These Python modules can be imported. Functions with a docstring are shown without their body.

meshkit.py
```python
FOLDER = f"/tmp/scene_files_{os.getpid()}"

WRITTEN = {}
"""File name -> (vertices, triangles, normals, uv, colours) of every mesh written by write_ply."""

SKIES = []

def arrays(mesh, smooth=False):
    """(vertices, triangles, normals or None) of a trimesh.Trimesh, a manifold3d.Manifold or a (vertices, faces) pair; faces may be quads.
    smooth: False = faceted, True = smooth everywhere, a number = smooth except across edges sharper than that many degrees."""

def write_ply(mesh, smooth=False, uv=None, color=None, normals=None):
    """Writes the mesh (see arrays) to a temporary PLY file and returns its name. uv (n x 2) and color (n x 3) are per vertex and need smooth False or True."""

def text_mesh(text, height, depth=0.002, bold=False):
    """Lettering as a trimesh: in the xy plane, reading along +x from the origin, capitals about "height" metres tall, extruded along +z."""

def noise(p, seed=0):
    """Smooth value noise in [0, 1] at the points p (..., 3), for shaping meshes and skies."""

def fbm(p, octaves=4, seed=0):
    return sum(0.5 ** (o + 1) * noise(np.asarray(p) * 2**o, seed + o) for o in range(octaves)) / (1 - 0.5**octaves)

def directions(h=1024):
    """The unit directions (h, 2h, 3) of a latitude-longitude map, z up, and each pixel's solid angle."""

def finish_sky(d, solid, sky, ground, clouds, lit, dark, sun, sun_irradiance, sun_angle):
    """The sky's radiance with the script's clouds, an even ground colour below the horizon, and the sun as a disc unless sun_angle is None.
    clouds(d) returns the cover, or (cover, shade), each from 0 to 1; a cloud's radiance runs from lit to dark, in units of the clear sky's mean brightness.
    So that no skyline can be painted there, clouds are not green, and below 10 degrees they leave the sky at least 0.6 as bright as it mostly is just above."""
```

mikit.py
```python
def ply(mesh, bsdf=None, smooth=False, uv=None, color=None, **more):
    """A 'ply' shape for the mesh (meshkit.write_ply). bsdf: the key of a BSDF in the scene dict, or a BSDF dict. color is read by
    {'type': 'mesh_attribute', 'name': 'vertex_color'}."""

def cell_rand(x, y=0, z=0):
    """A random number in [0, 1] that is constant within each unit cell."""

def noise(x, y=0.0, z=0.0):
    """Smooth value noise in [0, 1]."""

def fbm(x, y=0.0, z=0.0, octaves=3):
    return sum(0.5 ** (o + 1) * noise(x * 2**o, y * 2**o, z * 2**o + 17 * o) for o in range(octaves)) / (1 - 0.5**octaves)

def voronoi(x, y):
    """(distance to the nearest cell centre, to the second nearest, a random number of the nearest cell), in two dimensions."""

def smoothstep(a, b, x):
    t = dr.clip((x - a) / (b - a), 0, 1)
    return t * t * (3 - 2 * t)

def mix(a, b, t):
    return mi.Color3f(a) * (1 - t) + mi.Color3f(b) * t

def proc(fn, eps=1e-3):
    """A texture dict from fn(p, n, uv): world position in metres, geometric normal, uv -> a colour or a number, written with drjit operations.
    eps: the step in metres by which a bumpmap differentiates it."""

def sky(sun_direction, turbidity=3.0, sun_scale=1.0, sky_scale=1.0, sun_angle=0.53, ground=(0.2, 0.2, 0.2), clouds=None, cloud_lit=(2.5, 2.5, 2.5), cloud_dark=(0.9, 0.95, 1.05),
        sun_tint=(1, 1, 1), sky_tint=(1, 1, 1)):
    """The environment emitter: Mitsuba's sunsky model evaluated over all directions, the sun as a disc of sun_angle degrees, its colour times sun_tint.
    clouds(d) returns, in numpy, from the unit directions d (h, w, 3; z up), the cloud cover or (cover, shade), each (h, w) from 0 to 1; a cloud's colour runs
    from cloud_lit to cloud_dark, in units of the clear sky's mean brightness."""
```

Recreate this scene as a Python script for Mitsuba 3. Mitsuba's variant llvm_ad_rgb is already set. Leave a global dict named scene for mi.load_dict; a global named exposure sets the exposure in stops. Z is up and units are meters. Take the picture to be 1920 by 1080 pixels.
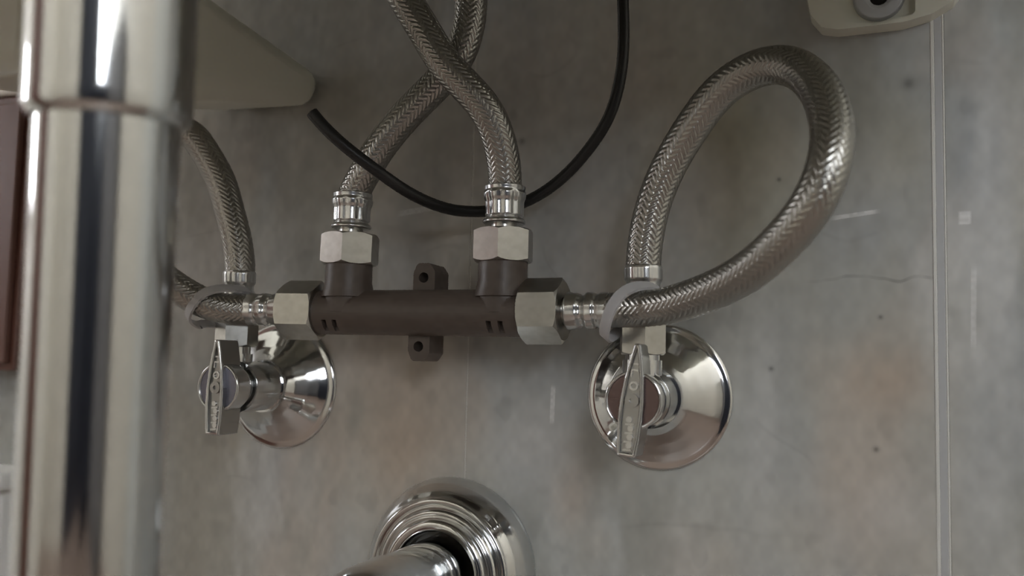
import math
import numpy as np
import trimesh
import manifold3d as m3
import drjit as dr
import mitsuba as mi
import mikit
from scipy.interpolate import CubicSpline
from shapely.geometry import Polygon, Point

T = mi.ScalarTransform4f
scene, labels = {}, {}

# ------------------------------------------------------------------ camera, lamps, exposure
exposure = 0.5
EYE = np.array([0.0, -0.380, 0.0])
FWD = np.array([-0.347057, 0.934489, 0.079254])
UP = [0.005561, -0.082455, 0.996579]
scene['camera'] = {
    'type': 'thinlens', 'fov': math.degrees(2 * math.atan(960 / 1700.0)), 'fov_axis': 'x',
    'aperture_radius': 0.0022, 'focus_distance': 0.372, 'near_clip': 0.01, 'far_clip': 20.0,
    'to_world': T().look_at(origin=EYE.tolist(), target=(EYE + FWD).tolist(), up=UP),
}
CEILING_LAMP = [22.5, 22.5, 22.0]
WALL_LAMP = [16.0, 16.0, 17.0]
WINDOW = [8.6, 9.0, 9.6]

# ------------------------------------------------------------------ materials
def rgb(*c):
    return {'type': 'rgb', 'value': list(c)}

def pbr(key, color, rough, metal=0.0, spec=0.5, bump=None, bscale=1.0, **more):
    b = {'type': 'principled', 'base_color': color if isinstance(color, dict) else rgb(*color),
         'roughness': rough, 'metallic': metal, 'specular': spec, **more}
    if bump is not None:
        b = {'type': 'bumpmap', 'arbitrary': bump, 'scale': bscale, 'bsdf': b}
    scene[key] = {'type': 'twosided', 'bsdf': b}
    return key

ns, fb, sst, mix = mikit.noise, mikit.fbm, mikit.smoothstep, mikit.mix

def blob(p, x, z, rx, rz):
    return dr.exp(-dr.square((p.x * 1000 - x) / rx) - dr.square((p.z * 1000 - z) / rz))

def stroke(p, x, z, rx, rz):
    a = sst(1.0, 0.55, dr.abs(p.x * 1000 - x) / rx) * sst(1.0, 0.7, dr.abs(p.z * 1000 - z) / rz)
    return a * (0.45 + 0.55 * ns(p.x * 700, 3.0, p.z * 700))

WARM = [(-192, -42, 22, 34, .8), (12, -8, 17, 15, .8), (-249, -60, 26, 34, .6), (5, -58, 24, 26, .5), (-112, -55, 10, 20, .6), (-180, 60, 60, 60, .35),
        (-60, -80, 25, 16, .3), (-215, 0, 25, 20, .5)]
OLIVE = [(60, 50, 8, 34, .95), (62, -30, 6, 30, .6), (-43, 99, 26, 24, .8), (-30, 60, 26, 30, .5), (2, 102, 16, 16, .4), (60, -55, 10, 20, .5), (22, 90, 12, 20, .3)]
BLUE = [(-267, -64, 14, 26, .7), (48, 80, 12, 36, .9), (48, 25, 10, 30, .8), (56, -20, 8, 40, .6), (-30, -16, 14, 40, .4), (0, 50, 22, 18, .6), (45, -30, 12, 60, .6), (-150, 60, 18, 40, .35), (-120, 0, 20, 18, .4),
        (-225, 40, 20, 40, .4), (-80, 60, 22, 40, .3)]
PALE = [(-129, -36, 22, 20, .9), (-34, -28, 7, 34, .5), (14, -58, 16, 16, .5), (-140, 110, 60, 40, .45), (-245, -62, 9, 20, .4), (44, -50, 8, 22, .4)]  # pale clouds; the broad upper one brightens a dim zone through colour

def tile_color(p, n, uv):
    x, y, z = p.x, p.y, p.z
    w = fb(x * 9 + 3.1, y * 9, z * 6, 3) - 0.5
    c = mi.Color3f(0.355, 0.352, 0.322)
    g = sst(0.38, 0.66, fb(x * 16 + w * 1.5, y * 16 + 4.0, z * 6, 4))
    c = mix(c, mi.Color3f(0.335, 0.35, 0.345), g)
    g = sst(0.52, 0.75, fb(x * 22 + 7.7 + w, y * 22, z * 9 + 2.2, 4))
    c = mix(c, mi.Color3f(0.385, 0.35, 0.31), g * 0.7)
    def cloud(cx, cz, rx, rz):
        return blob(p, cx + 14 * w, cz + 30 * w, rx, rz)
    for cx, cz, rx, rz, a in WARM:
        c = mix(c, mi.Color3f(0.385, 0.315, 0.255), cloud(cx, cz, rx, rz) * a)
    for cx, cz, rx, rz, a in OLIVE:
        c = mix(c, mi.Color3f(0.235, 0.225, 0.165), cloud(cx, cz, rx, rz) * a)
    for cx, cz, rx, rz, a in BLUE:
        c = mix(c, mi.Color3f(0.315, 0.332, 0.345), cloud(cx, cz, rx, rz) * a)
    pale = sst(0.50, 0.72, fb(x * 46 + 2.5 * w, y * 46 + 6.0, z * 9 + 1.7, 4)) * sst(0.35, 0.6, fb(x * 11, y * 11, z * 8 + 3.3, 3))
    c = mix(c, mi.Color3f(0.47, 0.47, 0.455), pale * 0.75)
    dull = sst(0.55, 0.75, fb(x * 38 + 9.0 - 2.0 * w, y * 38, z * 10 + 8.8, 4))
    c = mix(c, mi.Color3f(0.26, 0.26, 0.235), dull * 0.6)
    for cx, cz, rx, rz, a in PALE:
        c = mix(c, mi.Color3f(0.455, 0.455, 0.445), cloud(cx, cz, rx, rz) * a)
    streak = fb(x * 120, y * 120 + 1.0, z * 12, 3)
    c *= 0.90 + 0.20 * streak
    c *= 0.90 + 0.20 * fb(x * 260, y * 260, z * 160, 2)
    d = sst(0.70, 0.80, fb(x * 70 + 5, y * 70, z * 45 + 9, 3))
    c *= 1 - 0.10 * d
    v = sst(0.012, 0.0, dr.abs(fb(x * 14 + 2.0, y * 14, z * 11 + 5.0, 3) - 0.5)) * sst(0.5, 0.65, fb(x * 30, y, z * 25, 2))
    c *= 1 - 0.07 * v
    # a fine dark vein, specks, and lamp highlights painted as pale strokes into the glaze colour
    vz = 35.2 + 1.3 * (ns(x * 160, 1.0, 0.0) - 0.5) * 2.2
    vein = sst(1.0, 0.3, dr.abs(z * 1000 - vz)) * sst(-20, -4, x * 1000) * sst(33, 28, x * 1000)
    c *= 1 - 0.2 * vein * (0.4 + ns(x * 300, 5.0, 0.0))
    for cx, cz, r in ((-29, -1, 1.1), (-138, 99, 1.8), (23, 112, 2.6), (-26, 76, 0.9), (10, -31, 1.2), (12, 20, 1.0)):
        c *= 1 - 0.5 * blob(p, cx, cz, r, r)
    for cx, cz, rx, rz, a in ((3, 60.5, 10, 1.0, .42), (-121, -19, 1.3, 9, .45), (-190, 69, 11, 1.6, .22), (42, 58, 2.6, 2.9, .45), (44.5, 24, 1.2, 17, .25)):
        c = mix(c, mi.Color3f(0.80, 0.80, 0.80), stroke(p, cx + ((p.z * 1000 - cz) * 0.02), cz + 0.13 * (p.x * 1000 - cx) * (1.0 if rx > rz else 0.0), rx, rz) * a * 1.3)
    return c

def brass_dull(p, n, uv):
    return mix(mi.Color3f(0.060, 0.046, 0.038), mi.Color3f(0.085, 0.068, 0.057), fb(p.x * 300, p.y * 300, p.z * 300, 3))

def nickel(p, n, uv):
    return mix(mi.Color3f(0.44, 0.43, 0.395), mi.Color3f(0.55, 0.54, 0.51), fb(p.x * 400, p.y * 400, p.z * 400, 3))

def chrome_c(p, n, uv):
    return mix(mi.Color3f(0.60, 0.61, 0.61), mi.Color3f(0.66, 0.665, 0.66), fb(p.x * 200, p.y * 200, p.z * 200, 3))

def wood(p, n, uv):
    g = fb(p.x * 25, p.y * 25, p.z * 3, 4)
    return mix(mi.Color3f(0.085, 0.036, 0.026), mi.Color3f(0.125, 0.055, 0.040), g)

def ceramic_c(p, n, uv):
    return mix(mi.Color3f(0.50, 0.50, 0.435), mi.Color3f(0.55, 0.55, 0.48), fb(p.x * 40, p.y * 40, p.z * 40, 3))

def cream_tile_c(p, n, uv):
    return mix(mi.Color3f(0.62, 0.59, 0.53), mi.Color3f(0.68, 0.66, 0.61), fb(p.x * 6, p.y * 6, p.z * 6, 3))

def floor_c(p, n, uv):
    return mix(mi.Color3f(0.15, 0.11, 0.092), mi.Color3f(0.19, 0.145, 0.125), fb(p.x * 8, p.y * 8, p.z * 8, 4))

def tile_bump(p, n, uv):
    return fb(p.x * 60, p.y * 60, p.z * 25, 3) * 0.0008

P = mikit.proc
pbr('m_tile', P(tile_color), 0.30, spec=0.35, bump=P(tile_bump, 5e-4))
pbr('m_grout', (0.47, 0.46, 0.43), 0.8, spec=0.2)
pbr('m_trim', (0.335, 0.34, 0.345), 0.5)
pbr('m_ridge', (0.50, 0.50, 0.475), 0.4)  # lighter than the band: light catching the trim edges, put into the colour
pbr('m_chrome', P(chrome_c), 0.09, 1.0)
pbr('m_chrome_soft', P(chrome_c), 0.2, 1.0)
pbr('m_cast', (0.40, 0.40, 0.39), 0.3, 1.0)
pbr('m_nickel', P(nickel), 0.26, 1.0)
pbr('m_steel_braid', (0.38, 0.37, 0.345), 0.29, 1.0)
pbr('m_manifold', P(brass_dull), 0.42, spec=0.4)
pbr('m_dark', (0.012, 0.011, 0.010), 0.8, spec=0.1)
pbr('m_rubber', (0.010, 0.010, 0.010), 0.38, spec=0.45)
pbr('m_nylon', (0.36, 0.355, 0.36), 0.5)
pbr('m_ceramic', P(ceramic_c), 0.22, spec=0.5)
pbr('m_white', (0.70, 0.70, 0.69), 0.15, spec=0.5)
pbr('m_washer', (0.36, 0.37, 0.38), 0.5, 0.2)
pbr('m_wood', P(wood), 0.45)
pbr('m_cream', P(cream_tile_c), 0.3)
pbr('m_wall_cream', P(cream_tile_c), 0.5)
pbr('m_floor', P(floor_c), 0.35)
pbr('m_ceiling', (0.72, 0.71, 0.68), 0.8)
pbr('m_red', (0.15, 0.105, 0.10), 0.3, 0.8)
pbr('m_blue', (0.20, 0.20, 0.25), 0.3, 0.8)
pbr('m_grey', (0.16, 0.16, 0.17), 0.5)
pbr('m_slate', (0.022, 0.026, 0.040), 0.5)

# ------------------------------------------------------------------ mesh helpers
# Modelling units: millimetres, x right along the tiled wall, y out of that wall into the room, z up.
def finish(mesh):
    if hasattr(mesh, 'to_mesh'):
        q = mesh.to_mesh()
        mesh = trimesh.Trimesh(np.array(q.vert_properties[:, :3]), np.array(q.tri_verts), process=False)
    v = np.array(mesh.vertices) * [1e-3, -1e-3, 1e-3]
    return trimesh.Trimesh(v, np.array(mesh.faces)[:, ::-1], process=False)

def numbered(key):
    if key not in scene and key not in used:
        used.add(key)
        return key
    k = 1
    while f'{key}_{k:03d}' in scene or f'{key}_{k:03d}' in used:
        k += 1
    used.add(f'{key}_{k:03d}')
    return f'{key}_{k:03d}'
used = set()

def obj(name, mesh, mat, parent=None, smooth=35, uv=None, label=None, **more):
    key = numbered((parent + '__' if parent else '') + name)
    scene[key] = mikit.ply(finish(mesh), mat, smooth=smooth, uv=uv, **more)
    if label:
        labels[key] = {'label': label}
    return key

def thing(name, label, category, group=None):
    key = numbered(name)
    labels[key] = {'label': label, 'category': category}
    if group:
        labels[key]['group'] = group
    return key

def struct(name, mesh, mat, smooth=False):
    key = obj(name, mesh, mat, smooth=smooth)
    labels[key] = {'kind': 'structure'}
    return key

def box(x0, x1, y0, y1, z0, z1, bev=0.0):
    if bev <= 0:
        b = trimesh.creation.box((x1 - x0, y1 - y0, z1 - z0))
        b.apply_translation(((x0 + x1) / 2, (y0 + y1) / 2, (z0 + z1) / 2))
        return b
    pts = []
    for X in ((x0, 1), (x1, -1)):
        for Y in ((y0, 1), (y1, -1)):
            for Z in ((z0, 1), (z1, -1)):
                for k in range(3):
                    q = [X[0] + X[1] * bev, Y[0] + Y[1] * bev, Z[0] + Z[1] * bev]
                    q[k] = (X, Y, Z)[k][0]
                    pts.append(q)
    return m3.Manifold.hull_points(np.array(pts, np.float32))

def rbox(x0, x1, y0, y1, z0, z1, r, seg=16):
    s = m3.Manifold.sphere(r, seg)
    return m3.Manifold.batch_hull([s.translate((x, y, z)) for x in (x0 + r, x1 - r) for y in (y0 + r, y1 - r) for z in (z0 + r, z1 - r)])

def frame(axis):
    a = np.asarray(axis, float)
    a = a / np.linalg.norm(a)
    h = np.array([0, 0, 1.0]) if abs(a[2]) < 0.9 else np.array([0, 1.0, 0])
    u = np.cross(h, a)
    u /= np.linalg.norm(u)
    return u, np.cross(a, u), a

def lathe(profile, origin, axis, seg=96, rfun=None, spin=0.0):
    """A surface of revolution of (radius, height) points about the axis; rfun(radius, height, angle) may flute it."""
    u, w, a = frame(axis)
    pr = np.asarray(profile, float)
    th = np.arange(seg) * 2 * np.pi / seg + spin
    R, H, TH = pr[:, None, 0], pr[:, None, 1], th[None, :]
    rr = np.broadcast_to(R, (len(pr), seg)) if rfun is None else rfun(R, H, TH)
    v = np.asarray(origin, float) + (rr * np.cos(TH))[..., None] * u + (rr * np.sin(TH))[..., None] * w + np.broadcast_to(H, rr.shape)[..., None] * a
    i, j = np.meshgrid(np.arange(len(pr) - 1), np.arange(seg), indexing='ij')
    q = np.stack([i * seg + j, i * seg + (j + 1) % seg, (i + 1) * seg + (j + 1) % seg, (i + 1) * seg + j], -1).reshape(-1, 4)
    return trimesh.Trimesh(v.reshape(-1, 3), np.vstack([q[:, [0, 1, 2]], q[:, [0, 2, 3]]]), process=False)

def rounded(points, r=0.5, n=4):
    """Rounds the inner corners of a lathe profile."""
    p = [np.asarray(q, float) for q in points]
    out = [p[0]]
    for a, b, c in zip(p, p[1:], p[2:]):
        la, lc = np.linalg.norm(a - b), np.linalg.norm(c - b)
        k = min(r, la * 0.45, lc * 0.45)
        s, e = b + (a - b) / la * k, b + (c - b) / lc * k
        out += [(1 - t) ** 2 * s + 2 * t * (1 - t) * b + t * t * e for t in np.linspace(0, 1, n)]
    return np.array(out + [p[-1]])

def spline(points, step):
    p = np.asarray(points, float)
    t = np.r_[0, np.cumsum(np.sqrt(np.linalg.norm(np.diff(p, axis=0), axis=1)))]
    c = CubicSpline(t, p)
    q = c(np.linspace(0, t[-1], 2000))
    s = np.r_[0, np.cumsum(np.linalg.norm(np.diff(q, axis=0), axis=1))]
    n = max(4, int(s[-1] / step))
    k = np.linspace(0, s[-1], n)
    return np.stack([np.interp(k, s, q[:, i]) for i in range(3)], 1), k

def transport(p):
    t = np.gradient(p, axis=0)
    t /= np.linalg.norm(t, axis=1, keepdims=True)
    u, _, _ = frame(t[0])
    us = []
    for d in t:
        u = u - d * (u @ d)
        u /= np.linalg.norm(u)
        us.append(u)
    us = np.array(us)
    return t, us, np.cross(t, us)

def tube(points, r, step=2.0, seg=24, caps=True, height=None):
    p, s = spline(points, step)
    t, u, w = transport(p)
    th = np.arange(seg) * 2 * np.pi / seg
    rr = np.full((len(p), seg), float(r)) if height is None else r + height(s[:, None], th[None, :])
    v = p[:, None] + (rr * np.cos(th))[..., None] * u[:, None] + (rr * np.sin(th))[..., None] * w[:, None]
    i, j = np.meshgrid(np.arange(len(p) - 1), np.arange(seg), indexing='ij')
    q = np.stack([i * seg + j, i * seg + (j + 1) % seg, (i + 1) * seg + (j + 1) % seg, (i + 1) * seg + j], -1).reshape(-1, 4)
    f = np.vstack([q[:, [0, 1, 2]], q[:, [0, 2, 3]]])
    v = v.reshape(-1, 3)
    if caps:
        n = len(v)
        v = np.vstack([v, p[0], p[-1]])
        k = np.arange(seg)
        last = (len(p) - 1) * seg
        f = np.vstack([f, np.stack([np.full(seg, n), (k + 1) % seg, k], 1), np.stack([np.full(seg, n + 1), last + k, last + (k + 1) % seg], 1)])
    return trimesh.Trimesh(v, f, process=False)

def oriented(man, origin, axis, spin=0.0):
    """Stands a manifold built along +z on the axis at the origin."""
    u, w, a = frame(axis)
    man = man.rotate((0, 0, spin))
    return man.transform(np.column_stack([u, w, a, np.asarray(origin, float)]).astype(np.float32))

def hexnut(R, L, bore, cham=1.0, slant=1.6):
    """A hexagon nut along z from 0 to L, corner radius R, its corners turned down at both ends."""
    n = m3.Manifold.cylinder(L, R, R, 6)
    prof = m3.CrossSection([[(0, 0), (R - slant, 0), (R + 0.01, cham), (R + 0.01, L - cham), (R - slant, L), (0, L)]])
    n = n ^ m3.Manifold.revolve(prof, 96)
    return n - m3.Manifold.cylinder(L + 2, bore, bore, 48).translate((0, 0, -1))

# ------------------------------------------------------------------ the room
ROOM = (-1000.0, 1100.0, 0.0, 1700.0, -520.0, 1900.0)
x0, x1, y0, y1, z0, z1 = ROOM
wb = struct('wall_back', box(x0 - 60, x1 + 60, -70, -8.6, z0, z1), 'm_grout')
obj('grout', box(x0, x1, -8.6, -0.25, z0, z1), 'm_grout', wb, smooth=False)
cols = []
e = 31.0
while e > x0:
    cols.append((e - 192.4, e))
    e -= 193.0
e = 35.6
while e < x1:
    cols.append((e, e + 192.4))
    e += 193.0
for a, b in sorted(cols):
    z = -550.0
    while z < z1:
        aa, bb, za, zb = max(a, x0), min(b, x1), max(z, z0), min(z + 399.2, z1)
        if bb - aa > 2 and zb - za > 2:
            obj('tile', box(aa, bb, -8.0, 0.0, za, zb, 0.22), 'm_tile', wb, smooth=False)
        z += 400.0
struct('wall_left', box(x0 - 60, x0, -8, y1 + 60, z0, z1), 'm_wall_cream')
struct('wall_right', box(x1, x1 + 60, -8, y1 + 60, z0, z1), 'm_wall_cream')
struct('wall_front', box(x0, x1, y1, y1 + 60, z0, z1), 'm_wall_cream')
struct('floor', box(x0 - 60, x1 + 60, -70, y1 + 60, z0 - 60, z0), 'm_floor')
struct('ceiling', box(x0 - 60, x1 + 60, -70, y1 + 60, z1, z1 + 60), 'm_ceiling')

# the strip that covers the joint right of the valves: a flat band between two fine ridges
def strip(x_a, x_b, h):
    return m3.Manifold.extrude(m3.CrossSection([[(x_a, -2), (x_b, -2), (x_b, h * 0.4), (x_b - 0.3, h), (x_a + 0.3, h), (x_a, h * 0.4)]]), z1 - z0).translate((0, 0, z0))
tr = struct('trim_1', strip(32.0, 34.9, 0.2), 'm_trim')
obj('ridge', strip(30.7, 32.1, 0.5), 'm_ridge', tr, smooth=False)
obj('ridge', strip(34.8, 35.6, 0.4), 'm_ridge', tr, smooth=False)

# seen only in the chrome: a lit window, plus a slate door and brown wardrobe added to darken reflections
d = struct('door_1', box(-60, 560, y1 - 40, y1 - 2, z0, 1480, 4), 'm_slate')
for k in range(2):
    obj('panel', box(20, 480, y1 - 52, y1 - 40, -400 + 930 * k, 420 + 930 * k, 6), 'm_slate', d, smooth=False)
hk = obj('handle', tube([(-20, y1 - 40, 450), (-20, y1 - 85, 450), (0, y1 - 95, 450), (80, y1 - 95, 448)], 9, 3, 20), 'm_chrome', d, label='chrome lever handle')
war = thing('added_brown_wardrobe', 'tall dark brown wardrobe added out of view by the left wall for a dark stripe in the chrome', 'wardrobe')
obj('carcass', box(x0 + 1, x0 + 150, 480, 720, z0 + 1, 1200, 3), 'm_wood', war, smooth=False)
for k in range(2):
    obj('door', box(x0 + 150, x0 + 168, 483 + 118 * k, 599 + 118 * k, z0 + 60, 1190, 3), 'm_wood', war, smooth=False)
win = struct('window_1', m3.Manifold.cube((480, 30, 1010)).translate((600, y1 - 31, 250)) - m3.Manifold.cube((420, 40, 950)).translate((630, y1 - 36, 280)), 'm_white')
for k in range(2):
    obj('pane', box(630 + 213 * k, 837 + 213 * k, y1 - 18, y1 - 12, 280, 1230), 'm_white', win, smooth=False, emitter={'type': 'area', 'radiance': rgb(*WINDOW)})
obj('mullion', box(837, 843, y1 - 28, y1 - 3, 280, 1230, 1), 'm_white', win, smooth=False)

cab2 = thing('added_slate_cabinet', 'low slate cabinet added out of view under the window to darken the chrome reflections', 'cabinet')  # added out of view to widen the dark stripe mirrored in the pipe
obj('carcass', box(575, x1 - 255, y1 - 300, y1 - 2, z0 + 1, 235, 3), 'm_slate', cab2, smooth=False)
obj('door', box(580, x1 - 260, y1 - 316, y1 - 300, z0 + 60, 226, 3), 'm_slate', cab2, smooth=False)
cab3 = thing('added_grey_cabinet', 'low grey cabinet added out of view by the right wall to dim the chrome reflections', 'cabinet')  # added out of view so the pipe mirrors grey instead of cream wall
obj('carcass', box(x1 - 240, x1 - 1, 850, y1 - 10, z0 + 1, 330, 3), 'm_grey', cab3, smooth=False)
for k in range(2):
    obj('door', box(x1 - 254, x1 - 240, 855 + 415 * k, 1265 + 415 * k, z0 + 60, 322, 3), 'm_grey', cab3, smooth=False)

lamp = thing('ceiling_lamp', 'square white ceiling lamp in a pale frame above the room', 'lamp')
obj('frame', rbox(-260, 360, 640, 1260, z1 - 45, z1 - 0.5, 8), 'm_white', lamp)
obj('diffuser', box(-235, 335, 665, 1235, z1 - 52, z1 - 45, 2), 'm_white', lamp, smooth=False, emitter={'type': 'area', 'radiance': rgb(*CEILING_LAMP)})
lamp2 = thing('wall_lamp', 'upright white tube lamp fixed on the left wall', 'lamp')
obj('backplate', rbox(x0 + 0.5, x0 + 30, 170, 270, 110, 290, 8), 'm_white', lamp2)
obj('tube', lathe(rounded([(0, 0), (30, 0), (30, 140), (0, 140)], 8), (x0 + 62, 220, 130), (0, 0, 1), 48), 'm_white', lamp2, emitter={'type': 'area', 'radiance': rgb(*WALL_LAMP)})

# ------------------------------------------------------------------ washbasin overhead with its mounting lugs
def superloop(cx, cy, a, b, z, n=96, k=3.4):
    t = np.arange(n) * 2 * np.pi / n
    c, s = np.cos(t), np.sin(t)
    return np.stack([cx + a * np.sign(c) * np.abs(c) ** (2 / k), cy + b * np.sign(s) * np.abs(s) ** (2 / k), np.full(n, z)], 1)

def loft(loops):
    n = len(loops[0])
    v = np.vstack(loops + [loops[0].mean(0)[None], loops[-1].mean(0)[None]])
    f = []
    for i in range(len(loops) - 1):
        for j in range(n):
            a, b, c, d_ = i * n + j, i * n + (j + 1) % n, (i + 1) * n + (j + 1) % n, (i + 1) * n + j
            f += [(a, b, c), (a, c, d_)]
    L = (len(loops) - 1) * n
    for j in range(n):
        f.append((len(v) - 2, (j + 1) % n, j))
        f.append((len(v) - 1, L + j, L + (j + 1) % n))
    return trimesh.Trimesh(v, np.array(f), process=False)

basin = thing('washbasin', 'underside of a cream ceramic washbasin hung on the tiled wall above the pipes', 'washbasin')
BX, BY = -130.0, 238.0
loops = [superloop(BX, BY, a, b, z) for a, b, z in (
    (95, 62, 132), (150, 92, 134), (205, 112, 146), (250, 132, 175), (285, 150, 215), (310, 170, 255), (330, 200, 272),
    (345, 232, 278), (352, 237, 284), (352, 237, 338), (348, 234, 344), (330, 215, 345), (270, 150, 336), (240, 120, 290), (160, 80, 200), (60, 40, 170))]
obj('bowl', loft(loops), 'm_ceramic', basin, smooth=50)
# left: a thick rounded rib that runs from the wall out under the bowl
s = m3.Manifold.sphere(9.0, 40)
rib = m3.Manifold.batch_hull([s.translate(q).translate((2.6, 0, 0)) for q in ((-255.5, 9.5, 132.5), (-256, 9.5, 131), (-300, 9.5, 132), (-269, 63, 146.5), (-274, 63, 120), (-310, 63, 146), (-310, 63, 120),
                                                       (-288, 130, 166), (-292, 130, 112), (-330, 130, 166), (-330, 130, 112))])
obj('mounting_rib', rib, 'm_ceramic', basin, label='rounded cream rib running out from the wall')
# right: a flat lug with a pocket for the fixing bolt
out = Polygon([(-14.2, 276), (-14.8, 146), (-13.2, 138), (-9.0, 132.4), (-3, 131.0), (21, 131.4), (31, 133.6), (39, 138.2), (45, 146), (47, 276)]).buffer(-3).buffer(3, 16)
lugm = m3.Manifold.extrude(m3.CrossSection([list(out.exterior.coords)[:-1][::(1 if out.exterior.is_ccw else -1)]]), 9.0)
lugm = lugm.transform(np.array([[1, 0, 0, 0], [0, 0, 1, 0.2], [0, 1, 0, 2.2]], np.float32))
pk = Polygon([(-2.4, 190), (-2.4, 143), (0.5, 136), (10, 133.6), (25.0, 136.4), (26, 190)]).buffer(-2).buffer(2, 12)
pkm = m3.Manifold.extrude(m3.CrossSection([list(pk.exterior.coords)[:-1][::(1 if pk.exterior.is_ccw else -1)]]), 13.0)
pkm = pkm.transform(np.array([[1, 0, 0, 0], [0, 0, 1, 4.6], [0, 1, 0, 0]], np.float32))
obj('mounting_lug', lugm - pkm, 'm_ceramic', basin, smooth=30, label='flat cream lug with a sunken bolt pocket')
bolt = obj('bolt', lathe(rounded([(3.3, 0), (3.3, 1.0), (5.0, 2.2), (9.0, 2.0), (9.6, 0.6), (9.6, 0.0)], 0.6), (12.2, 4.7, 146.0), (0, 1, 0), 64), 'm_washer', basin, label='grey washer round the bolt hole')
obj('socket', lathe([(0, 0.15), (3.4, 0.15), (3.4, 1.1)], (12.2, 4.7, 146.0), (0, 1, 0), 48), 'm_dark', bolt, label='black hole in the bolt')

# ------------------------------------------------------------------ manifold
man = thing('supply_manifold', 'dark brown two-port pipe manifold hanging between the two stop valves', 'pipe manifold')
MX0, MX1, MY, MZ = -221.0, -117.0, 35.0, 19.0
PL, PR = -204.3, -132.3
body = oriented(m3.Manifold.cylinder(MX1 - MX0, 9.7, 9.7, 96), (MX0, MY, MZ), (1, 0, 0))
for px in (PL, PR):
    body += oriented(m3.Manifold.cylinder(22.0, 10.2, 10.2, 96), (px, MY, MZ), (0, 0, 1))
    body += oriented(m3.Manifold.cylinder(6.5, 11.6, 10.2, 96), (px, MY, MZ + 6.5), (0, 0, 1))
for k, px in enumerate((PL, PR)):
    for dx in (-6.4, -1.4):
        nub = box(px + dx - 1.1 + 4 * k, px + dx + 1.1 + 4 * k, MY + 4.6, MY + 12, MZ - 8.3, MZ - 3.6)
        nub = m3.Manifold(m3.Mesh(np.array(nub.vertices, np.float32), np.array(nub.faces, np.uint32)))
        body -= nub
obj('body', body, 'm_manifold', man, smooth=32)
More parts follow.
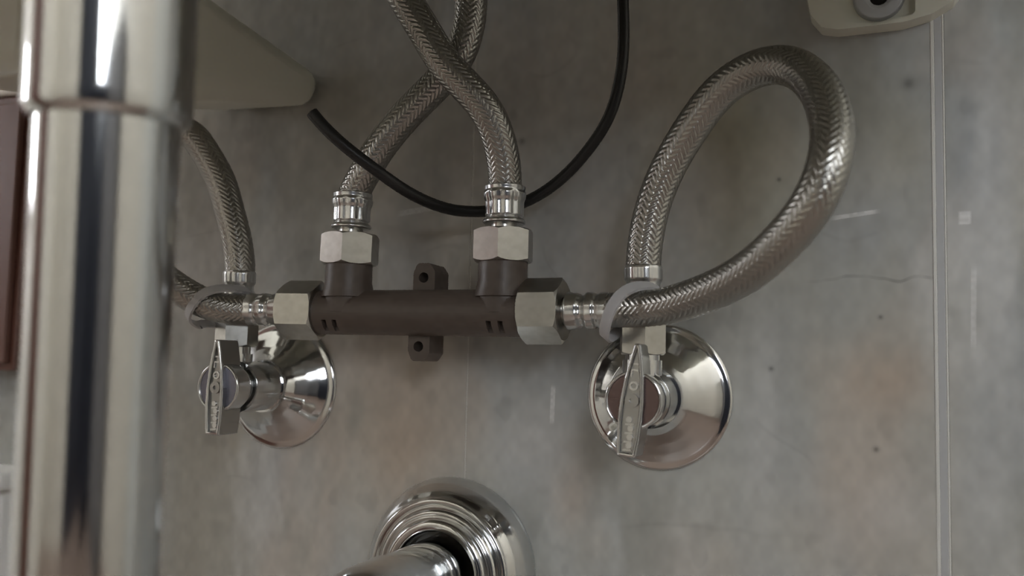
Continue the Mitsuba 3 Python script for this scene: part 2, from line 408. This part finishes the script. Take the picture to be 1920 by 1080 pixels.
for (zc, sgn, xs) in ((MZ + 15.4, 1, -168.4), (MZ - 14.6, -1, -169.9)):
    # lug outline in x and z: a tab with a rounded top and a hole
    tab = Polygon([(-5, -8 * sgn), (-5, 1.5 * sgn), (-3.2, 5.8 * sgn), (2.6, 5.8 * sgn), (5, 2.4 * sgn), (5, -8 * sgn)]).buffer(-2.2).buffer(2.2, 12)
    tab = tab.difference(Point(-0.2, -0.4 * sgn).buffer(2.25, 24))
    polys = [list(tab.exterior.coords)[:-1]] + [list(i.coords)[:-1] for i in tab.interiors]
    t3 = m3.Manifold.extrude(m3.CrossSection(polys, m3.FillRule.EvenOdd), 14.0)
    t3 = t3.transform(np.array([[1, 0, 0, xs], [0, 0, 1, MY - 15.0], [0, 1, 0, zc]], np.float32))
    lg = obj('mounting_lug', t3, 'm_manifold', man, smooth=32)

# ------------------------------------------------------------------ braided hoses
NB, PITCH = 16, 2.5
def braid(s, th):
    a = NB * th / (2 * np.pi) + s / PITCH
    b = NB * th / (2 * np.pi) - s / PITCH
    over = ((np.floor(a) + np.floor(b)) % 4) < 2
    def prof(x):
        q = 2 * (x - np.floor(x)) - 1
        return np.sqrt(np.maximum(0.0, 1 - q * q))
    ha, hb = prof(a), prof(b)
    h = np.where(over, np.maximum(0.35 + 0.65 * ha, 0.62 * hb), np.maximum(0.35 + 0.65 * hb, 0.62 * ha))
    return 0.8 * (h - 0.8)

def end_fitting(parent, foot, axis, nut_R, nut_L, neck, fer_L, fer_R, spin, mat='m_chrome_soft', neck_r=5.2, nut_mat='m_nickel', flutes=9, lip=True):
    """Coupling nut at the foot, a neck above it and a crimped ferrule; all along the axis."""
    a = np.asarray(axis, float) / np.linalg.norm(axis)
    n = obj('coupling_nut', oriented(hexnut(nut_R, nut_L, neck_r + 0.4), foot, a, spin), nut_mat, parent, smooth=25, label='hexagonal coupling nut')
    f0 = np.asarray(foot, float) + a * (nut_L + neck)
    obj('neck', lathe([(neck_r, -(neck + nut_L * 0.6)), (neck_r, 1.0)], f0, a, 48), 'm_nickel', parent)
    R = fer_R
    if lip:
        prof = rounded([(neck_r - 1, 0), (R * 0.97, 0), (R * 1.02, 0.8), (R * 0.97, 1.9), (R * 0.84, 2.4), (R * 0.84, 2.9), (R * 0.93, 3.4), (R * 0.93, fer_L * 0.58), (R * 1.0, fer_L * 0.68),
                        (R * 1.03, fer_L * 0.8), (R * 0.96, fer_L * 0.88), (R * 0.99, fer_L), (R * 0.86, fer_L + 0.2), (R * 0.8, fer_L - 1.5)], 0.5)
        def flute(r, h, t):
            k = np.clip(np.minimum((h - 2.9) / 1.0, (fer_L * 0.86 - h) / 1.5), 0, 1)
            return r - 0.55 * k * (0.5 + 0.5 * np.cos(flutes * t)) ** 2 + 0 * t
    else:
        prof = rounded([(neck_r - 1, 0), (R * 0.98, 0), (R * 1.04, 0.7), (R * 1.0, fer_L * 0.28), (R * 0.86, fer_L * 0.36), (R * 0.86, fer_L * 0.42), (R * 1.04, fer_L * 0.5), (R * 1.0, fer_L * 0.66),
                        (R * 0.88, fer_L * 0.72), (R * 1.0, fer_L * 0.8), (R * 1.02, fer_L), (R * 0.86, fer_L + 0.1), (R * 0.8, fer_L - 1)], 0.5)
        def flute(r, h, t):
            return r - 0.35 * (0.5 + 0.5 * np.cos(flutes * t)) ** 2 * np.clip((h - 1) / 1.5, 0, 1)
    obj('ferrule', lathe(prof, f0, a, 144, rfun=flute), mat, parent, smooth=40, label='crimped metal ferrule')
    return f0 + a * fer_L

def hose_tube(parent, pts, r=6.75):
    obj('braided_sleeve', tube(pts, r, 0.36, 150, caps=True, height=braid), 'm_steel_braid', parent, smooth=True, label='woven steel wire sleeve')

# the two tap hoses that rise from the manifold and cross
hA = thing('braided_hose', 'steel-braided hose from the left manifold port, passing behind the other where they cross', 'hose')
end_fitting(hA, (PL, MY, 39.8), (0.02, 0, 1), 13.0, 13.4, 2.4, 15.6, 8.7, 15)
hose_tube(hA, [(-203.9, 35, 69.5), (-202.1, 35, 73.5), (-197.4, 36, 80.5), (-190.9, 36.5, 89.9), (-178.3, 36, 104.3), (-163.5, 34.5, 118.6), (-154.5, 34, 130.6), (-150.5, 34, 144.9), (-150.1, 35, 160.7), (-152, 40, 200), (-150, 46, 262)])
hB = thing('braided_hose', 'steel-braided hose from the right manifold port, passing in front where they cross', 'hose')
end_fitting(hB, (PR, MY, 39.8), (0, 0, 1), 13.0, 13.4, 2.4, 15.6, 8.7, 19)
hose_tube(hB, [(-132.3, 35, 69.5), (-132.2, 35.4, 74), (-132.6, 38, 84.0), (-137.8, 45, 101.4), (-151.8, 51.5, 118.0), (-162.7, 54, 134.8), (-169.6, 55, 145.9), (-175.8, 56, 157.2), (-188, 58, 190), (-190, 54, 255)])

# the two looped supply hoses, manifold end first, valve end last
hR = thing('braided_hose', 'steel-braided hose looping from the right end of the manifold down onto the right stop valve', 'hose')
pR = end_fitting(hR, (-122.4, 35, 19.8), (1, 0.0, 0.01), 13.4, 16.6, 1.2, 17.5, 7.3, 30, lip=False, flutes=8)
VR = (-74.9, 31.0)
endR = (VR[0], VR[1], 32.0)
hose_tube(hR, [pR - np.array([1.5, 0, 0]), (-84.0, 36.6, 20.3), (-77.0, 41.5, 20.4), (-66.8, 46.5, 20.7), (-51.6, 55, 23.7), (-33.2, 68, 30.3), (-19.9, 78, 39.8), (-10.4, 84, 50.6), (-5.4, 84, 63.0), (-4.4, 78, 76.3), (-7.3, 70, 89.3),
               (-14.1, 60, 101.1), (-23.5, 52, 107.0), (-34.2, 46, 106.9), (-45.3, 41, 101.4), (-56.8, 36, 88.9), (-66.6, 32, 73.7), (-72.7, 31, 56.3), (-74.9, 31, 40.6), (-74.9, 31, 35.5)])
def valve_end(parent, x, y, spin):
    obj('coupling_nut', oriented(hexnut(9.6, 12.6, 5.0), (x, y, 3.2), (0, 0, 1), spin), 'm_nickel', parent, smooth=25, label='hexagonal coupling nut')
    obj('neck', lathe([(4.9, 0), (4.9, 18.5)], (x, y, 8), (0, 0, 1), 48), 'm_nickel', parent)
    obj('ferrule', lathe(rounded([(3.9, 0), (7.0, 0), (7.5, 0.8), (7.1, 2.2), (6.6, 3.0), (6.6, 5.0), (7.5, 6.2), (7.6, 10.6), (7.2, 11.8), (6.0, 12.0), (5.8, 10.5)], 0.5), (x, y, 26.3), (0, 0, 1), 144,
                         rfun=lambda r, h, t: r - 0.35 * (0.5 + 0.5 * np.cos(8 * t)) ** 2 * np.clip((h - 5) / 1.0, 0, 1)), 'm_chrome_soft', parent, smooth=40, label='crimped metal ferrule')
valve_end(hR, VR[0], VR[1], 12)

hL = thing('braided_hose', 'steel-braided hose looping behind the large pipe onto the left stop valve', 'hose')
pL = end_fitting(hL, (-217.2, 35, 19.8), (-1, 0.05, 0.01), 13.2, 17.4, 1.2, 17.5, 7.3, 30, lip=False, flutes=8)
VL = (-264.6, 31.0)
hose_tube(hL, [pL + np.array([1.5, 0, 0]), (-257.0, 38.6, 19.9), (-264.9, 43.5, 20.6), (-272.8, 48.0, 23.4), (-279.8, 53, 28.0), (-287.6, 58, 34.2), (-304.7, 62, 44.8), (-329.7, 60, 62.9), (-345.2, 56, 84.5), (-344.5, 52, 98.0), (-328.4, 46, 105.5),
               (-307.8, 38, 107.0), (-294.3, 34, 104.0), (-285.7, 32, 93.7), (-277.8, 31, 81.2), (-271.4, 31, 65.2), (-267.0, 31, 52.6), (-264.7, 31, 40.6), (-264.6, 31, 35.5)])
valve_end(hL, VL[0], VL[1], 24)

# ------------------------------------------------------------------ cable ties
def tie(name, label, pts, width=4.6, thick=1.0):
    t = thing(name, label, 'cable tie', 'cable ties on the looped hoses')
    p, s_ = spline(np.vstack([pts, pts[:1]]), 0.8)
    c = p.mean(0)
    q = p - c
    nrm = np.linalg.svd(q)[2][2]
    tt = np.gradient(p, axis=0)
    tt /= np.linalg.norm(tt, axis=1, keepdims=True)
    o = np.cross(tt, nrm)
    o /= np.linalg.norm(o, axis=1, keepdims=True)
    o *= np.sign((o * q).sum(1))[:, None]
    w = np.cross(tt, o)
    ring = []
    for aw, ao in ((-.5, 0), (-.42, 1), (.42, 1), (.5, 0)):
        ring.append(p + w * aw * width + o * ao * thick)
    n = len(p)
    v = np.vstack(ring)
    f = []
    for k in range(4):
        k2 = (k + 1) % 4
        for i in range(n - 1):
            a, b, c_, d_ = k * n + i, k2 * n + i, k2 * n + i + 1, k * n + i + 1
            f += [(a, b, c_), (a, c_, d_)]
    mesh = trimesh.Trimesh(v, np.array(f), process=False)
    obj('band', mesh, 'm_nylon', t, smooth=30)
    return t

def tie_points(x, y, low):
    return np.array([(x - 10.4, y + 12, low), (x - 9.2, y + 20.5, low + 3.0), (x - 6.6, y + 22.6, 19.5), (x - 2.8, y + 20.4, 25.6), (x + 2.0, y + 14.5, 28.6), (x + 5.8, y + 6, 29.0), (x + 6.6, y - 1.5, 28.0),
                     (x + 3.6, y - 6.0, 25.0), (x - 2.0, y - 8.2, 20.0), (x - 7.5, y - 4.0, 14.6), (x - 10.4, y + 3, low + 1.0)])
tie('cable_tie', 'pale plastic cable tie strapping the hose to the neck above the right stop valve', tie_points(VR[0] - 0.6, VR[1], 9.6))
tie('cable_tie', 'pale plastic cable tie strapping the hose to the neck above the left stop valve', tie_points(VL[0] - 0.4, VL[1] + 1, 12.6))

# ------------------------------------------------------------------ loose cable
cab = thing('black_cable', 'loose black cable hanging in a wide curve, its cut end free beside the crossed hoses', 'cable')
cpts = [(-199.6, 76, 96.4), (-187.0, 70, 83.0), (-176.6, 62, 74.2), (-169.3, 51, 68.0), (-161.4, 35, 64.0), (-153.5, 23, 63.6), (-141.8, 17, 65.0), (-127.7, 15, 69.4), (-115.1, 15, 77.0), (-104.6, 16, 86.6),
        (-93.9, 18, 100.5), (-88.8, 19, 115.0), (-86.8, 20, 130.6), (-87.3, 20, 151.0), (-88.4, 20, 170), (-92, 24, 210), (-92, 26, 268)]
obj('jacket', tube(cpts, 2.45, 1.0, 28), 'm_rubber', cab, smooth=40)
p_, _ = spline(cpts, 1.0)
ax = p_[0] - p_[1]
obj('core', lathe([(0, 0.25), (1.3, 0.25), (1.5, 0.0)], p_[0], ax, 24), 'm_dark', cab, label='cut end of the cable core')

# ------------------------------------------------------------------ stop valves
def lever_outline(h):
    pts = [(-1.1, 21.0), (-2.4, 15.0), (-3.6, 8.0), (-4.4, 0.0), (-4.5, -8.0), (-4.1, -15.0), (-3.5, -20.6), (3.5, -20.6), (4.1, -15.0), (4.5, -8.0), (4.4, 0.0), (3.6, 8.0), (2.4, 15.0), (1.1, 21.0)]
    return Polygon(pts).buffer(-0.8).buffer(0.8 + h, 10)

def extrude_xz(poly, y0, y1):
    polys = [poly] if poly.geom_type == 'Polygon' else list(poly.geoms)
    tot = m3.Manifold()
    for g in polys:
        c = m3.CrossSection([list(g.exterior.coords)[:-1]] + [list(i.coords)[:-1] for i in g.interiors], m3.FillRule.EvenOdd)
        tot += m3.Manifold.extrude(c, y1 - y0).transform(np.array([[1, 0, 0, 0], [0, 0, 1, y0], [0, 1, 0, 0]], np.float32))
    return tot

def stop_valve(x, z, outx, outy, tilt, face, disc_mat, disc_label, label, group):
    t = thing('stop_valve', label, 'valve', group)
    O = (x, 0, z)
    Y = (0, 1, 0)
    obj('wall_flange', lathe(rounded([(29.0, 0.1), (30.3, 0.3), (30.5, 1.0), (29.6, 1.9), (27.4, 2.3), (24, 4.4), (19, 8.0), (15, 11.6), (12.4, 14.6), (11.4, 16.4), (9.5, 16.8)], 0.9), O, Y, 128), 'm_chrome', t, smooth=60, label='polished chrome cone against the wall')
    b = oriented(m3.Manifold.cylinder(27.0, 11.5, 11.5, 96), (x, 9, z), Y)
    step = oriented(m3.Manifold.cylinder(3.0, 12.2, 12.2, 96), (x, 14, z), Y)
    st = oriented(m3.Manifold.cylinder(20.5, 6.6, 6.6, 64), (outx, outy, z), (0, 0, 1))
    thr = oriented(m3.Manifold.cylinder(6.0, 7.6, 7.6, 64), (outx, outy, z + 9.0), (0, 0, 1))
    obj('body', b + step + st + thr, 'm_chrome', t, smooth=32)
    obj('bonnet', lathe(rounded([(7.5, 34), (7.5, 37.8), (9.7, 38.0), (9.7, 40.2), (8.5, 40.6)], 0.4), O, Y, 96), 'm_chrome_soft', t, smooth=40)
    # handle: a cupped hub with a coloured dial, and a long lever blade across it
    hub = lathe(rounded([(6.0, 38.6), (9.6, 38.8), (10.6, 40.0), (10.9, face - 4.0), (10.9, face - 2.2), (10.2, face - 1.6), (9.5, face - 2.2), (9.5, face - 3.0)], 0.4), O, Y, 96)
    h = obj('handle', hub, 'm_chrome', t, smooth=40)
    obj('dial', lathe([(0, face - 2.6), (9.6, face - 2.6)], O, Y, 64), disc_mat, h, label=disc_label)
    rot = m3.Manifold.transform
    lev = extrude_xz(lever_outline(0.0), face - 13.0, face - 0.5) + extrude_xz(lever_outline(-0.5), face - 0.6, face)
    rec = extrude_xz(lever_outline(-1.3), face - 1.3, face + 1)
    # marks raised in the recess: a ring and short strokes, worn beyond reading in the photograph
    mk = Point(0, 5.4).buffer(1.7, 16).difference(Point(0, 5.4).buffer(1.0, 16))
    mk = mk.union(Polygon([(-1.6, 8.6), (-1.0, 8.6), (-1.0, 10.9), (1.2, 10.9), (1.2, 11.5), (-1.6, 11.5)]))
    mk = mk.union(Polygon([(-1.0, 13.2), (1.0, 13.2), (1.0, 13.8), (-1.0, 13.8)]))
    for q in (-7.0, -10.2, -13.4, -16.4):
        mk = mk.union(Point(0.5 if q < -10 else -0.4, q).buffer(1.15, 3)).union(Polygon([(-1.6, q - 1.6), (1.5, q - 1.2), (1.5, q - 1.9), (-1.6, q - 2.2)]))
    marks = extrude_xz(mk, face - 1.4, face - 0.6)
    cyl = oriented(m3.Manifold.cylinder(2.0, 2.6, 2.6, 40), (0, face - 1.2, 0), Y)
    hole = oriented(m3.Manifold.cylinder(3.0, 1.0, 1.0, 6), (0, face - 1.0, 0), Y)
    blade = lev - (rec - cyl) - hole
    edge = np.array(lever_outline(-0.75).exterior.coords)
    edge = np.column_stack([edge[:, 0], np.full(len(edge), face - 0.25), edge[:, 1]])
    sph = [m3.Manifold.sphere(0.72, 10).translate(q) for q in edge]
    rim = m3.Manifold.batch_boolean([m3.Manifold.batch_hull([a_, b_]) for a_, b_ in zip(sph, sph[1:])], m3.OpType.Add)
    for mn, name, mt, lb in ((rim, 'rim', 'm_chrome', 'bright raised rim of the lever'), (blade, 'lever', 'm_cast', 'long pointed chrome lever blade'), (marks, 'marks', 'm_chrome_soft', 'worn raised marks on the lever')):
        obj(name, mn.rotate((0, tilt, 0)).translate((x, 0, z)), mt, h, smooth=30, label=lb)
    return t

stop_valve(-74.4, -13.8, VR[0], VR[1], 5.5, 51.0, 'm_red', 'small red dial behind the lever', 'chrome stop valve with a red dial on the right, under the tall hose loop', 'chrome stop valves on the wall')
stop_valve(-259.8, -15.0, VL[0], VL[1], 0.5, 51.0, 'm_blue', 'small blue dial behind the lever', 'chrome stop valve with a blue dial on the left, beside the large blurred pipe', 'chrome stop valves on the wall')

# ------------------------------------------------------------------ drain trap: thick pipe in front, arm back to the wall
trap = thing('drain_trap', 'thick blurred chrome drain pipe close in front, with an arm entering the wall', 'drain pipe')
TY = 211.0
def lean(z):
    return -172.4 + 0.040 * (z + 52.7)
def fwd(z):
    return 205.5 + 0.055 * (z + 52.7)
tail0 = np.array([lean(-170), fwd(-170), -170.0])
tail1 = np.array([lean(131), fwd(131), 131.0])
obj('tailpiece', lathe([(16.7, 0), (16.7, 301)], tail0, tail1 - tail0, 128), 'm_chrome', trap, smooth=60, label='thick vertical chrome pipe')
sl = np.array([lean(55), fwd(55), 54.8])
obj('sleeve', lathe(rounded([(16.6, 0.0), (17.8, 0.0), (19.1, 1.8), (19.3, 4.5), (19.3, 64), (21.5, 66), (21.5, 74), (16.6, 74)], 1.2, 6), sl, tail1 - tail0, 128), 'm_chrome', trap, smooth=60, label='wider chrome collar on the pipe')
TY = fwd(-165)
bend = [(lean(-165), TY, -165.0), (lean(-180), TY - 1, -182), (-172, TY - 18, -205), (-167, TY - 42, -214), (-166.5, TY - 68, -205), (-166.5, TY - 84, -182), (-166.5, TY - 87, -150), (-166.5, TY - 89, -118), (-166.5, TY - 103, -97), (-166.5, TY - 125, -92.5), (-166.5, 60, -92.5)]
obj('bend', tube(bend, 16.4, 3, 64, caps=False), 'm_chrome', trap, smooth=True, label='curved trap under the pipe')
obj('slip_nut', lathe(rounded([(16.6, 0), (20.5, 0), (21.5, 2), (21.5, 22), (20.5, 24), (16.6, 24)], 1), (lean(-160), TY, -172.0), (0, 0, 1), 96), 'm_chrome', trap, smooth=40)
obj('wall_arm', lathe([(15.6, 2), (15.6, 66)], (-166.5, 0, -92.5), (0, 1, 0), 96), 'm_chrome', trap, smooth=60, label='chrome pipe arm entering the wall')
obj('wall_flange', lathe(rounded([(38.6, 0.1), (39.5, 0.6), (39.4, 2.4), (37.6, 8.0), (34.6, 13.0), (32.6, 15.2), (31.6, 17.0), (30.2, 17.2), (29.2, 15.6), (28.4, 15.2), (27.4, 17.6), (26.0, 18.6), (24.9, 17.6), (24.3, 17.6), (23.2, 20.4), (21.4, 21.4), (19.0, 20.6), (18.2, 18.8), (18.0, 8.0)], 0.9), (-166.5, 0, -92.5), (0, 1, 0), 144),
    'm_chrome', trap, smooth=60, label='stepped chrome rosette against the wall')

# ------------------------------------------------------------------ things at the far left edge
pan = thing('brown_cabinet', 'reddish-brown wooden cabinet on the wall at the far left, behind the large pipe', 'cabinet')
obj('carcass', rbox(-900, -418, 0.5, 16, -12, 139, 1.5), 'm_wood', pan)
for k in range(2):
    obj('door', rbox(-895 + 240 * k, -661 + 240 * k, 16, 20, -8, 134, 1.2), 'm_wood', pan)
bx = thing('cream_box', 'cream box with a dark lid seam, standing on the brown cabinet', 'box')
obj('tray', rbox(-880, -425, 0.8, 18, 139.2, 178, 2.0), 'm_cream', bx)
obj('seam', box(-878, -427, 1.5, 14, 177.5, 190.5), 'm_dark', bx, smooth=False)
obj('lid', rbox(-884, -421, 0.8, 20, 190, 230, 2.0), 'm_cream', bx)
cis = thing('white_cistern', 'white ceramic cistern with a shiny lid edge low at the far left', 'cistern')
obj('tank', rbox(-880, -412, 0.8, 26, -420, -72, 5.0), 'm_white', cis)
obj('lid', rbox(-888, -405, 0.8, 32, -73, -63.5, 3.0), 'm_white', cis, label='shiny white lid')
